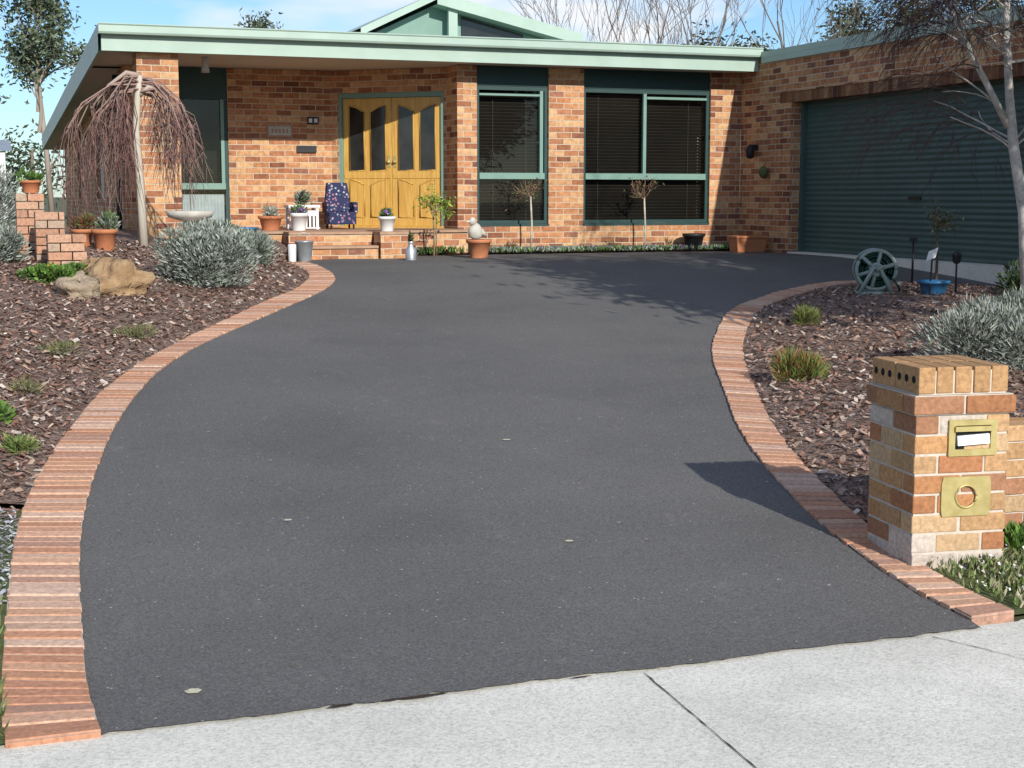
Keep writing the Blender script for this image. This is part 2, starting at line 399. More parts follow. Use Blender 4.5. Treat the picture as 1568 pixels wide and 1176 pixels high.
# ------------------------------------------------------------------ house
house=empty("brick_house")
w=MB()
zt=3.52
w.box(6.62,6.92,20.5,21.0,.6,zt)
w.box(6.92,8.04,20.5,20.62,.6,1.20)
w.box(8.04,8.60,20.5,20.9,.6,zt)
w.box(8.60,10.71,20.5,20.62,.6,1.20)
w.box(10.71,11.24,20.5,20.9,.6,zt)
w.box(3.60,5.16,22.2,22.45,1.0,zt)
w.box(2.1,2.86,22.2,22.45,.6,zt)
w.box(2.1,2.35,22.45,26,.6,3.5); w.box(2.1,2.35,27.6,31,.6,3.3); w.box(2.1,2.35,32.4,37,.6,3.1); w.box(2.1,2.35,26,27.6,.6,1.6); w.box(2.1,2.35,31,32.4,.6,1.6)
w.box(2.09,2.63,20.15,20.69,.6,zt)
w.box(11.24,11.6,19.0,20.498,.6,2.998)
w.box(11.24,11.6,19.34,20.9,2.998,3.15)
w.box(11.24,11.6,13.55,20.9,3.152,3.70)
w.box(11.24,11.6,12.6,13.55,.6,3.15)
w.box(11.24,11.6,12.6,13.55,3.152,3.70)
w.box(11.6,18,12.6,12.9,.6,3.70)
w.box(17.7,18,12.9,21,.6,3.7)
w.box(5.5,6.62,20.3,20.5,.6,1.16)
w.build("walls",[M_brick],house)
w=MB(); w.box(11.25,11.6,13.55,19.335,3.0,3.15); w.build("garage_lintel",[M_brick_shade],house)
O=Vector((6.62,21.0,0)); D=(Vector((5.16,22.2,0))-O); LD=D.length; D.normalize(); Nn=Vector((-D.y,D.x,0))
if Nn.y>0: Nn=-Nn
TD=lambda p: O+D*p[0]+Nn*p[1]+Vector((0,0,p[2]))
zf=1.17
d=MB(); d.T=TD
d.box(.0,.05,-.2,0,zf-.2,3.18); d.box(LD-.12,LD+.05,-.2,0,zf-.2,3.18); d.box(0,LD+.05,-.2,0,3.182,zt)
d.build("door_wall",[M_brick],house)
d=MB(); d.T=TD
x0,x1=.05,LD-.12; zt2=3.18
d.box(x0,x0+.05,-.12,-.01,zf,zt2-.002,1); d.box(x1-.05,x1,-.12,-.01,zf,zt2-.002,1); d.box(x0+.05,x1-.05,-.12,-.01,zt2-.07,zt2-.002,1)
a0,a1=x0+.055,x1-.055; mid=(a0+a1)/2; ztop=zt2-.075
for (l,r,sgn) in ((a0,mid-.004,1),(mid+.004,a1,-1)):
    d.box(l,r,-.10,-.055,zf+.03,ztop,0)
    W=r-l; st=.10; pw=(W-st*3)/2
    for k in range(2):
        pl=l+st+k*(pw+st); pr=pl+pw
        zb=zf+.86; zp=ztop-.13
        inner = (k==1) if sgn==1 else (k==0)
        pts=[(pl,-.050,zb),(pr,-.050,zb)]
        K=8; arc=[]
        for i in range(K+1):
            u=i/K; x=pr+(pl-pr)*u
            rise=.10*math.sin(math.pi*(u*.5 if (not inner) == (sgn==1) else (1-u)*.5))
            arc.append((x,-.050,zp-.08+rise))
        pts+=arc
        d.poly(pts[::-1],2)
        d.tube(pts+[pts[0]],.011,5,0)
        zb2=zf+.16; zp2=zf+.70
        pts=[(pl,-.046,zb2),(pr,-.046,zb2)]
        for i in range(K+1):
            u=i/K; x=pr+(pl-pr)*u
            rise=.08*math.sin(math.pi*(u*.5 if (not inner) == (sgn==1) else (1-u)*.5))
            pts.append((x,-.046,zp2-.06+rise))
        d.poly(pts[::-1],0); d.tube(pts+[pts[0]],.012,5,0)
    d.box(l+.02,r-.02,-.054,-.045,zf+.74,zf+.80,0)
for sx in (mid-.05,mid+.05):
    d.lathe([(0,0),(.03,0),(.033,.02),(.02,.04),(0,.05)],sx,-.03,zf+.97,10,3)
    d.box(sx-.02,sx+.02,-.054,-.045,zf+.9,zf+1.08,3)
d.box(x0,x1,-.14,.02,zf-.01,zf+.028,0)
d.build("front_door",[M_wood,M_trim,M_dglass,M_brass],house)
def window(name,xa,xb,y,za,zb,zh,mull,rails,mode="blind",lightm=M_trim):
    m_=MB(); fr=.05
    m_.box(xa,xb,y+.02,y+.10,zh,zb,1)
    m_.box(xa,xa+fr,y+.03,y+.09,za,zh,1); m_.box(xb-fr,xb,y+.03,y+.09,za,zh,1)
    m_.box(xa+fr,xb-fr,y+.03,y+.09,za,za+.05,1)
    m_.box(xa+fr,xb-fr,y+.03,y+.09,zh-.06,zh,1)
    for r in rails: m_.box(xa+fr,xb-fr,y+.015,y+.088,r-.045,r+.045,0)
    rr=rails[0] if rails else za+.05
    for mx_ in mull:
        m_.box(mx_-.025,mx_+.025,y+.02,y+.087,rr+.045,zh-.06,0)
    m_.poly([(xa+fr,y+.07,za+.05),(xb-fr,y+.07,za+.05),(xb-fr,y+.07,zh-.06),(xa+fr,y+.07,zh-.06)],2)
    if mode=="blind":
        z=za+.07
        while z<zh-.07:
            m_.box(xa+fr+.01,xb-fr-.01,y+.15,y+.19,z,z+.004,3,fn=lambda p:(p[0],p[1],p[2]-(p[1]-y-.17)*.9)); z+=.048
        for xx in (xa+.3,xb-.3): m_.box(xx-.004,xx+.004,y+.145,y+.149,za+.05,zh-.06,3)
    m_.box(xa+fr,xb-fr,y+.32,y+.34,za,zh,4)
    m_.box(xa-.01,xb+.01,y-.02,y+.12,za-.035,za-.003,1)
    if mode=="curtain":
        K=26
        for i in range(K):
            u0=xa+fr+(xb-xa-2*fr)*i/K; u1=xa+fr+(xb-xa-2*fr)*(i+1)/K
            y0=y+.15+.02*(i%2); y1=y+.15+.02*((i+1)%2)
            m_.poly([(u0,y0,za),(u1,y1,za),(u1,y1,rails[0]-.12),(u0,y0,rails[0]-.12)],5)
    m_.build(name,[M_trim,M_dkgreen,M_glass,M_blind,M_dark,M_curtain],house)
window("window_left_bay",6.92,8.04,20.52,1.24,zt,3.24,[7.94],[1.94])
window("window_right_bay",8.60,10.71,20.52,1.24,zt,3.24,[9.62],[1.94])
window("window_porch",2.86,3.60,22.2,1.2,zt,3.12,[3.52],[1.79],"curtain")
e=MB(); e.box(9.65,10.66,20.535,20.60,3.10,3.135,0); e.box(6.97,7.91,20.535,20.60,3.10,3.13,0); e.build("sash_rail",[M_trim],house)
sw=MB()
for y0,y1 in ((26,27.6),(31,32.4)): sw.box(2.16,2.2,y0,y1,1.6,3.2,0); 
sw.build("side_windows",[M_dkgreen],house)
sw=MB(); sw.tube([(2.02,22.5,.9),(2.02,22.5,3.4)],.04,8,0); sw.build("downpipes",[M_dkgreen],house)
r_=MB()
r_.box(1.64,11.235,19.98,20.02,3.51,3.72,0)
prof=[(19.98,3.715),(19.86,3.715),(19.845,3.74),(19.845,3.82),(19.83,3.835),(19.845,3.85),(19.86,3.84)]
for (ya,za),(yb,zb) in zip(prof,prof[1:]): r_.poly([(1.60,ya,za),(11.235,ya,za),(11.235,yb,zb),(1.60,yb,zb)],0)
r_.poly([(1.60,19.845,3.82),(1.60,19.98,3.82),(1.60,19.98,3.715),(1.60,19.86,3.715)],0)
def zb_(y): return -.045*(y-20)
for x in (1.60,):
    A=[(x,19.98,3.50),(x,37,3.50+zb_(37)),(x,37,3.84+zb_(37)),(x,19.98,3.84)]
    r_.poly(A,0); r_.poly([(x+.04,a,b) for _,a,b in A][::-1],0); r_.poly([A[0],A[1],(x+.04,A[1][1],A[1][2]),(x+.04,A[0][1],A[0][2])],0)
r_.build("fascia",[M_fascia],house)
r_=MB()
r_.poly([(1.64,20.02,3.525),(11.24,20.02,3.525),(11.24,22.6,3.525),(1.64,22.6,3.525)],0)
r_.poly([(1.64,22.6,3.5),(2.2,22.6,3.5),(2.2,37,3.5+zb_(37)),(1.64,37,3.5+zb_(37))],0)
r_.build("soffit",[M_soffit],house)
r_=MB()
r_.poly([(1.6,19.85,3.83),(17.9,19.85,3.83),(17.9,37,3.83+zb_(37)),(1.6,37,3.83+zb_(37))],0)
r_.poly([(11.2,12.6,3.66),(18,12.6,3.66),(18,19.9,3.66),(11.2,19.9,3.66)],0)
r_.box(2.1,17.9,36.8,37,.6,3.05,1)
r_.build("roof",[M_roof,M_brick],house)
r_=MB(); r_.box(11.20,11.66,12.55,19.84,3.702,3.79,0); r_.box(11.20,11.235,12.55,19.84,3.62,3.70,0); r_.box(11.66,18.05,12.55,12.95,3.702,3.79,0)
r_.build("parapet_capping",[M_fascia],house)
r_=MB()
AX,AZ=7.60,5.10; LX,LZ=6.25,4.45; RX,RZ=10.3,4.50
def slope(xa,za,xb,zb,th,y0,y1,m):
    r_.poly([(xa,y0,za),(xb,y0,zb),(xb,y1,zb),(xa,y1,za)],m); r_.poly([(xa,y0,za-th),(xb,y0,zb-th),(xb,y1,zb-th),(xa,y1,za-th)][::-1],m)
    r_.poly([(xa,y0,za-th),(xb,y0,zb-th),(xb,y0,zb),(xa,y0,za)],m); r_.poly([(xa,y1,za),(xb,y1,zb),(xb,y1,zb-th),(xa,y1,za-th)],m)
slope(AX,AZ,RX,RZ,.20,24.6,33,0); slope(LX,LZ,AX-.003,AZ,.12,24.6,33,0)
r_.poly([(LX+.3,25.0,3.8),(RX-.3,25.0,3.8),(RX-.3,25.0,4.35),(AX,25.0,AZ-.2),(LX+.3,25.0,4.4)],1)
r_.box(7.83,7.99,24.7,24.8,3.8,AZ-.26,0)
r_.poly([(8.15,24.97,4.3),(9.3,24.97,4.3),(9.3,24.97,4.48),(8.15,24.97,4.76)],2)
r_.box(8.02,9.5,24.9,24.96,4.22,4.3,0)
r_.box(LX+.2,RX-.2,25.01,32.8,3.7,4.3,1)
r_.build("clerestory_gable",[M_fascia,M_trim,M_dglass],house)
g=MB(); K=int((3.05-.81)/.0125); pr=[]
for i in range(K+1):
    zz=.815+(3.05-.815)*i/K; ph=(i%6)/6.0; pr.append((11.47+.008*math.cos(6.283*ph),zz))
b0=g.add([(x,13.55,z_) for x,z_ in pr]); b1=g.add([(x,19.0,z_) for x,z_ in pr])
for i in range(K):
    loc=[(pr[i][0],13.55,pr[i][1]),(pr[i][0],19.0,pr[i][1]),(pr[i+1][0],19.0,pr[i+1][1]),(pr[i+1][0],13.55,pr[i+1][1])]
    g.fc([b0+i,b1+i,b1+i+1,b0+i+1],loc,0,(1,1,1),True)
g.box(11.43,11.46,16.1,16.35,1.6,1.64,1)
g.box(11.40,11.5,18.93,18.998,.82,3.0,0)
g.build("garage_door",[M_roller,M_black],house)
g=MB(); g.box(11.21,11.6,13.56,18.99,.6,.835,0); g.build("garage_threshold",[M_conc],house)
pch=MB()
pch.box(2.6,6.61,20.0,22.3,.6,1.135,0); pch.box(2.6,6.615,19.96,22.32,1.137,1.17,1)
pch.box(3.95,5.1,19.6,19.955,.6,1.13,0); pch.box(3.95,5.1,19.58,19.955,1.132,1.165,1)
pch.box(4.0,5.1,19.28,19.597,.6,.95,0); pch.box(4.0,5.1,19.25,19.577,.952,.985,1)
pch.box(5.12,5.5,19.22,19.95,.6,1.13,0); pch.box(5.11,5.51,19.21,19.95,1.132,1.17,1)
pch.build("porch_steps",[M_brick,M_tile],house)
wi=MB()
wi.box(4.17,4.56,22.17,22.198,2.52,2.71,0); wi.box(4.20,4.53,22.165,22.169,2.55,2.68,1)
for i in range(5): wi.box(4.24+i*.055,4.27+i*.055,22.160,22.164,2.585,2.645,0)
wi.build("name_plaque",[M_tile,M_stone],house)
wi=MB(); wi.box(4.79,4.96,22.17,22.198,2.72,2.83,0); wi.box(4.81,4.86,22.165,22.169,2.745,2.805,1); wi.box(4.89,4.94,22.165,22.169,2.745,2.805,1); wi.build("house_number",[M_black,M_white],house)
wi=MB(); wi.box(4.62,4.92,22.16,22.198,2.30,2.40,0); wi.box(4.64,4.90,22.155,22.159,2.37,2.385,0); wi.build("wall_mailbox",[M_black],house)  # small black mailbox on the porch back wall
wi=MB(); wi.box(3.02,3.10,20.6,20.7,3.40,3.52,0); wi.lathe([(.02,0),(.05,-.05),(.06,-.12),(0,-.12)],3.06,20.65,3.44,12,0); wi.build("porch_lamp",[M_stone],house)
wi=MB(); wi.box(11.16,11.238,19.95,20.05,2.35,2.42,0); wi.lathe([(.03,-.12),(.06,-.1),(.07,0),(.05,.06),(0,.1)],11.13,20.0,2.33,8,0); wi.build("wall_lantern",[M_black],house)
wi=MB(); wi.blob((11.14,19.6,2.0),(.07,.07,.09),.1,1,8,0,seed=1); wi.tube([(11.14,19.6,2.05),(11.2,19.6,2.2)],.005,4,0); wi.build("hanging_ornament",[M_grass],house)
# ------------------------------------------------------------------ letterbox
BR=[(.46,.25,.115),(.42,.20,.09),(.50,.31,.16),(.38,.17,.08),(.47,.28,.14),(.34,.17,.095),(.52,.35,.20)]
lb=empty("brick_letterbox")
ex=Vector((.99,-.139,0)).normalized(); ey=Vector((.139,.99,0)).normalized(); LO_=Vector((3.80,5.32,-.005))
TL=lambda p: LO_+ex*p[0]+ey*p[1]+Vector((0,0,p[2]))
L=MB(); L.T=TL; g_=.009; W=.445
def bc(c=None,k=1):
    c=random.choice(BR) if c is None else c; k*=U(.88,1.12); return tuple(x*k for x in c)
def course(i,z0,h,e=0.0,light=0):
    w_=W+2*e; o=-e; b_=(w_-g_)/2; dd=.108
    col=lambda: bc(None if R()>light else (.54,.46,.39))
    j=lambda: U(-.003,.003)
    if i%2==0:
        segs=[(0,b_,0,dd),(b_+g_,w_,0,dd),(0,b_,w_-dd,w_),(b_+g_,w_,w_-dd,w_),(0,dd,dd+g_,w_-dd-g_),(w_-dd,w_,dd+g_,w_-dd-g_)]
    else:
        segs=[(0,dd,0,b_),(0,dd,b_+g_,w_),(w_-dd,w_,0,b_),(w_-dd,w_,b_+g_,w_),(dd+g_,w_-dd-g_,0,dd),(dd+g_,w_-dd-g_,w_-dd,w_)]
    for a,b2,c,d_ in segs:
        q=j(); r=j()
        L.box(o+a+q,o+b2+q,o+c+r,o+d_+r,z0,z0+h,0,col())
ch=.0880; bh=.0775
for i in range(8): course(i,.0+i*ch+.01,bh,0,.75 if i==0 else (.3 if i==1 else .05))
course(8,.01+8*ch,bh,.018)
zc=.01+9*ch
for k in range(5):
    for r in range(2):
        x=.005+k*.0875; q=U(-.004,.004)
        L.box(x,x+.078,-.004+r*.229+q,.218+r*.229+q,zc+.002,zc+.117,0,bc((.43,.25,.12)))
L.build("brickwork",[M_bricka],lb,bevel=.005)
L=MB(); L.T=TL
L.box(.005,W-.005,.005,W-.005,0,.01+8*ch-.004,0); L.box(-.01,W+.01,-.01,W+.01,.01+8*ch-.003,zc-.006,0)
L.box(.012,.425,.004,.435,zc-.005,zc+.10,0)
L.build("mortar_core",[M_mortar],lb)
L=MB(); L.T=TL
def disc(x,y,z,r,axis,m,n=18):
    L.poly([(x,y+r*math.cos(-6.283*i/n),z+r*math.sin(-6.283*i/n)) for i in range(n)],m)
for r in range(2):
    for k in range(3): disc(.0035,.04+r*.229+k*.068,zc+.060,.017,'x',2)
sx,sz=.27,.605
for a,b2,c,d_ in ((-.115,.115,.055,.08),(-.115,.115,-.08,-.05),(-.115,-.085,-.05,.055),(.085,.115,-.05,.055)): L.box(sx+a,sx+b2,-.010,.004,sz+c,sz+d_,0)
L.box(sx-.085,sx+.085,-.002,.02,sz-.05,sz+.055,2)
L.box(sx-.078,sx+.074,-.016,-.004,sz-.028,sz+.014,1,fn=lambda p:(p[0],p[1]-(.012-(p[2]-sz))*.2,p[2]+.05*(p[0]-sx)))
L.box(sx-.09,sx+.09,-.022,-.011,sz+.03,sz+.052,0)
hx,hz,hr=.248,.345,.050; n=28
rect=[]
for i in range(n):
    a=6.283*i/n; c_,s_=math.cos(a),math.sin(a); k=min(.118/max(abs(c_),1e-6),.088/max(abs(s_),1e-6)); rect.append((hx+c_*k,-.008,hz+s_*k))
hole=[(hx+hr*math.cos(6.283*i/n),-.008,hz+hr*math.sin(6.283*i/n)) for i in range(n)]
hole2=[(x,.12,z) for x,_,z in hole]
for i in range(n):
    j=(i+1)%n; L.poly([rect[i],rect[j],hole[j],hole[i]],0); L.poly([hole[i],hole[j],hole2[j],hole2[i]],0); L.poly([rect[j],rect[i],(rect[i][0],.003,rect[i][2]),(rect[j][0],.003,rect[j][2])],0)
L.poly([(x,.05,z) for x,_,z in hole],0)
L.tube(hole+[hole[0]],.006,6,0)
L.build("brass_fittings",[M_brass,M_paper,M_dark],lb)
wl=MB(); p0=Vector((4.27,5.60)); dirw=Vector((.96,-.05)).normalized(); nw=Vector((-dirw.y,dirw.x))
TW=lambda p: Vector((p0.x+dirw.x*p[0]+nw.x*p[1],p0.y+dirw.y*p[0]+nw.y*p[1],p[2]))
wl.T=TW
for i in range(9):
    z0=i*.0845; off=(i%2)*.115; x=0.0-off
    end=3.4-.14*i if i<7 else (.20 if i==7 else .12)
    while x<end:
        xa=max(0.0,x); xb=min(x+.222,end)
        if xb-xa>.03:
            for yy in (0,.115): wl.box(xa,xb,yy+U(-.003,.003),yy+.108,z0,z0+.0755,0,bc())
        x+=.231
wl.box(.01,2.0,.01,.215,0,.58,1)
wl.build("brick_garden_wall",[M_bricka,M_mortar],None,bevel=.004)
# ------------------------------------------------------------------ plants
GREY=[(.24,.27,.23),(.31,.34,.29),(.18,.21,.17),(.37,.39,.35),(.12,.15,.11)]
GRN=[(.07,.14,.025),(.11,.20,.04),(.14,.26,.05),(.05,.10,.02)]
DGR=[(.03,.055,.02),(.05,.08,.03),(.07,.10,.04)]
def bush(name,cx,cy,cz,rx,ry,h,n,LL,ww,cols,lumps=9,flower=None,fn=0,up=.6,parent=None):
    mb=MB(); C=[]
    for i in range(lumps):
        a=U(0,6.283); rr=U(0,.65)**.8
        C.append((cx+rx*rr*math.cos(a),cy+ry*rr*math.sin(a),cz+h*U(.15,.5),U(.35,.55)))
    for i in range(5):
        a=U(0,6.28); mb.tube([(cx,cy,cz-.03),(cx+rx*.3*math.cos(a),cy+ry*.3*math.sin(a),cz+h*.4)],[.012,.006],4,1,(.12,.09,.06))
    for i in range(n):
        l=random.choice(C); d_=Vector((random.gauss(0,1),random.gauss(0,1),random.gauss(0,1)+.35)).normalized()
        k=U(.75,1.0) if R()<.75 else U(.3,.8)
        p=Vector((l[0]+d_.x*rx*l[3]*k,l[1]+d_.y*ry*l[3]*k,l[2]+d_.z*h*l[3]*k))
        if p.z<cz-.02: p.z=cz+U(0,.06)
        q=U(.75,1.25)*(0.55 if k<.72 else 1)
        c=random.choice(cols); dd=Vector((d_.x,d_.y,d_.z*.5+up+U(-.2,.2)))+Vector((U(-.4,.4),U(-.4,.4),U(-.2,.2)))
        mb.blade(p,dd,LL*U(.6,1.3),ww*U(.7,1.2),tuple(x*q for x in c))
    for i in range(fn):
        l=random.choice(C); d_=Vector((random.gauss(0,1),random.gauss(0,1),abs(random.gauss(0,1)))).normalized()
        p=Vector((l[0]+d_.x*rx*l[3]*1.05,l[1]+d_.y*ry*l[3]*1.05,l[2]+d_.z*h*l[3]*1.1))
        for k in range(3): mb.leaf(p+Vector((U(-.01,.01),U(-.01,.01),U(-.01,.01))),.03,.025,flower)
    return mb.build(name,[M_leaf,M_bark],parent)
bush("lavender_bush",2.12,14.65,hL(2.05,14.65),.53,.5,.66,12000,.05,.012,GREY,20)
bush("lavender_bush",2.95,16.6,hL(2.95,16.6),.34,.34,.44,3500,.06,.012,GREY,8)
bush("lavender_bush",6.95,8.75,hR(6.95,8.75),.58,.48,.50,11000,.055,.009,GREY+[(.26,.24,.22)],18)
bush("lavender_bush",7.7,9.7,hR(7.7,9.7),.5,.45,.46,5000,.06,.009,GREY,12)
bush("rosemary_bush",.15,18.9,hL(.15,18.9),.60,.5,1.05,8000,.07,.013,GREY,16)
bush("lavender_bush",.24,15.5,hL(.24,15.5),.24,.24,.36,2200,.06,.012,GREY,7)
bush("lavender_bush",.05,17.0,hL(.05,17.0),.36,.3,.55,3000,.07,.013,GREY,9)
bush("shrub",-1.0,19.5,hL(-1,19.5),1.0,.9,1.3,5000,.1,.03,DGR+GREY,14)
bush("groundcover",.66,14.25,hL(.66,14.25),.36,.22,.18,3000,.035,.025,GRN,10,(.3,.2,.02),20)
bush("groundcover",-.05,9.0,hL(-.05,9.0),.25,.35,.12,1200,.05,.02,GRN,8)
bush("grass_tuft",1.15,12.0,hL(1.15,12.0),.17,.17,.09,350,.06,.006,[(.14,.17,.06),(.22,.2,.10)],4)
bush("grass_tuft",.55,11.1,hL(.55,11.1),.15,.15,.09,260,.06,.006,[(.14,.17,.06),(.22,.2,.10)],4)
bush("grass_tuft",.25,9.9,hL(.25,9.9),.13,.13,.08,200,.05,.006,[(.14,.17,.06),(.24,.21,.10)],4)
bush("grass_tuft",.13,8.4,hL(.13,8.4),.14,.14,.08,300,.05,.008,[(.12,.18,.05),(.17,.22,.06)],4)
bush("grass_tuft",6.95,11.45,hR(6.95,11.45),.16,.14,.15,900,.08,.006,[(.12,.17,.04),(.16,.21,.06),(.24,.2,.08)],4)
bush("grass_tuft",5.62,9.25,hR(5.62,9.25),.20,.17,.20,1700,.09,.006,[(.11,.17,.04),(.16,.22,.05),(.22,.24,.08),(.3,.10,.04)],5,None,0,1.0)
bush("yellow_shrub",10.45,12.3,hR(10.6,12.3),.4,.35,.45,1600,.07,.02,[(.32,.33,.06),(.14,.19,.05)],8)
bush("dark_shrub",9.9,12.0,hR(9.9,12.0),.35,.3,.35,1500,.06,.02,DGR,8)
bush("shrub",2.75,17.9,hL(2.75,17.9),.35,.3,.4,1500,.06,.03,DGR+GREY,8)
def patch(name,x0,x1,y0,y1,hf,n,L_,w_,cols,fl=None,fn=0,hh=.06,poly=None):
    mb=MB()
    for i in range(n):
        x,y=U(x0,x1),U(y0,y1)
        if nz(x,y,2.2)<-.15 and R()<.8: continue
        if poly and not inside(poly,x,y): continue
        c=random.choice(cols);q=U(.7,1.3)
        mb.blade((x,y,hf(x,y)+U(0,hh*.5)),(U(-.7,.7),U(-.7,.7),1),L_*U(.5,1.3),w_,tuple(a*q for a in c))
    for i in range(fn):
        x,y=U(x0,x1),U(y0,y1); z=hf(x,y)+hh*U(.6,1.3)
        if poly and not inside(poly,x,y): continue
        for k in range(3): mb.leaf((x+U(-.008,.008),y+U(-.008,.008),z),.016,.015,fl)
    return mb.build(name,[M_leaf])
patch("groundcover",6.5,11.1,20.0,20.4,lambda x,y:.84,6500,.06,.02,GREY+GRN,(.3,.16,.45),350)
patch("groundcover",5.62,6.7,19.9,20.25,lambda x,y:.84,1500,.09,.02,GRN+DGR)
patch("verge_clover",3.84,5.6,4.62,5.6,lambda x,y:hR(x,y),13000,.04,.010,[(.11,.16,.04),(.16,.20,.07),(.22,.22,.10),(.32,.29,.19)],(.7,.7,.65),150,.045,Rv)
patch("verge_weeds",4.40,5.4,5.35,5.55,lambda x,y:hR(x,y),1600,.08,.02,GRN,None,0,.06)
patch("grass_edge",-.9,.03,4.55,7.35,hL,7000,.055,.008,[(.09,.13,.03),(.14,.16,.06),(.2,.18,.1)],None,0,.04,Llawn)
chips("gravel",3600,Llawn,hL,(-.9,.2,5.9,7.4),[(.35,.36,.38),(.5,.5,.5),(.22,.22,.24)],(.012,.035))
rk=MB(); rk.blob((1.20,13.85,hL(1.2,13.8)+.08),(.26,.22,.19),.6,1.6,16,0,seed=3); rk.build("rock",[M_rock])
rk=MB(); rk.blob((.86,13.55,hL(.86,13.55)+.06),(.19,.17,.14),.6,1.8,14,0,seed=9); rk.build("rock",[M_rockg])
rk=MB(); rk.blob((1.12,14.4,hL(1.12,14.4)+.06),(.28,.2,.17),.6,1.8,14,0,seed=5); rk.build("rock",[M_rock])
# trees
def grow(mb,p,d_,Ln,r,depth,tips,par,col,m=0):
    p=Vector(p);d_=Vector(d_).normalized(); pts=[p.copy()]; rad=[r]; seg=par.get('seg',4)
    for i in range(seg):
        d_=(d_+Vector((U(-1,1),U(-1,1),U(-1,1)))*par['wob']+Vector((0,0,par['grav']*(1 if depth<par['gd'] else 0)))).normalized()
        p=p+d_*Ln/seg; pts.append(p.copy()); rad.append(r*(1-(i+1)/seg*(1-par['tap'])))
    mb.tube(pts,rad,6 if r>.02 else (4 if r>.006 else 3),m,col if r>par.get('rt',.0) else par.get('tcol',col),cap=False)
    if depth==0: tips.extend(pts[1:]); return
    if depth<=par.get('tipd',1): tips.extend(pts[2:])
    for i in range(par['n']):
        k=int(U(.35,1)*seg) if i else seg; k=max(1,min(seg,k))
        a=Vector((U(-1,1),U(-1,1),U(-.4,.8))); nd=(d_+a*par['spr']).normalized()
        grow(mb,pts[k],nd,Ln*U(.6,.85),max(rad[k]*U(.5,.75),par.get('rmin',.002)),depth-1,tips,par,col,m)
def leafcloud(mb,tips,n,spread,Ls,cols,m=1,dn=.0):
    for i in range(n):
        t=random.choice(tips); g=Vector((random.gauss(0,spread),random.gauss(0,spread),random.gauss(0,spread*.7)))
        c=random.choice(cols); q=U(.6,1.35)
        mb.leaf(t+g,Ls*U(.6,1.3),Ls*.38,tuple(a*q for a in c),m,(U(-1,1),U(-1,1),U(-1,.4)-dn))
def gum(name,x,y,z,H_,spreadr,n,Ls,cols,depth=4,lean=(0,0),sp=.45,bcol=(.32,.27,.22),wob=.16,spr=.75,tr_=.013):
    mb=MB(); tips=[]
    t0=Vector((x,y,z)); t1=Vector((x+lean[0],y+lean[1],z+H_*.45))
    mb.tube([t0,(t0+t1)/2+Vector((U(-.1,.1),U(-.1,.1),0)),t1],[H_*tr_,H_*tr_*.85,H_*tr_*.7],8,0,bcol)
    par=dict(wob=wob,grav=.04,gd=9,tap=.6,n=3,spr=spr)
    for i in range(4):
        grow(mb,t1+Vector((0,0,-H_*.06*i)),(U(-1,1)*.7,U(-1,1)*.7,1.1),H_*.17*spreadr,H_*.007,depth,tips,par,bcol)
    leafcloud(mb,tips,n,sp,Ls,cols)
    return mb.build(name,[M_twig,M_leaf])
GUM=[(.07,.095,.05),(.11,.14,.08),(.05,.07,.035),(.16,.19,.12)]
gum("gum_tree",2.3,48,.8,10.3,.85,4500,.20,GUM,3,(-.3,0),.22,tr_=.009)
gum("gum_tree",-.6,44,.8,9.2,.8,3200,.20,GUM,3,(.2,0),.22)
gum("gum_tree",4.2,52,.8,9.6,.6,2500,.20,GUM,3,(0,0),.22)
gum("gum_tree",9.6,52,.8,10.2,.7,4500,.20,GUM,3,(0,0),.28)
for i,(x,y,h_) in enumerate([(26.5,42,8.3),(29.2,41,8.8),(32,40,9.2),(34.5,38.5,9.6),(24.5,46,7.9)]):
    gum("gum_tree",x,y,.8,h_,.95,5500,.22,[(.06,.08,.04),(.09,.11,.055),(.04,.05,.025)],3,(0,0),.32)
def bare(name,x,y,z,H_,depth=5,col=(.20,.165,.14)):
    mb=MB(); tips=[]; par=dict(wob=.13,grav=.05,gd=9,tap=.6,n=3,spr=.62,rmin=.007)
    grow(mb,(x,y,z),(U(-.1,.1),U(-.1,.1),1),H_*.42,H_*.014,depth,tips,par,col); return mb.build(name,[M_twig])
for x,y,h_ in ((18.6,45,9.0),(20.2,44,8.4),(22.2,43,9.0),(24.4,41,9.2),(30.5,37,10)):
    bare("bare_tree",x,y,.8,h_)
# trees standing in the neighbour's side, right of the frame: they shade the top of the drive
gum("gum_tree",8.9,5.9,0.1,7.6,.85,9000,.24,GUM,3,(-.3,.2),.42,tr_=.018)
gum("gum_tree",10.9,6.4,0.2,7.8,.85,9000,.24,GUM,3,(-.3,.2),.42,tr_=.018)
gum("gum_tree",12.4,4.5,0.1,7.8,.8,6000,.24,GUM,3,(-.3,.2),.42,tr_=.018)
def birch(name,trunk,rads,n1,L1):
    mb=MB(); tips=[]; wc=(.52,.49,.45); tc=(.11,.07,.06)
    mb.tube(trunk,rads,10,0,wc)
    par=dict(wob=.16,grav=-.13,gd=3,tap=.5,n=4,spr=.6,rt=.007,tcol=tc,rmin=.003,seg=5)
    T=[Vector(t) for t in trunk]
    for i in range(n1):
        u=U(.28,1)*(len(T)-1); k=min(int(u),len(T)-2); p=T[k].lerp(T[k+1],u-k)
        a=U(0,6.283)
        grow(mb,p,(math.cos(a),math.sin(a),U(.2,.9)),L1*U(.6,1.1),.011,3,tips,par,wc)
    mb.build(name,[M_bark])
zb=hR(9.5,11.6)
birch("birch_tree",[(9.52,11.6,zb-.05),(9.44,11.62,1.5),(9.32,11.66,2.1),(9.26,11.68,2.6),(9.21,11.7,3.2),(9.18,11.7,4.2),(9.16,11.7,5.3)],[.066,.058,.05,.04,.034,.024,.01],22,.85)
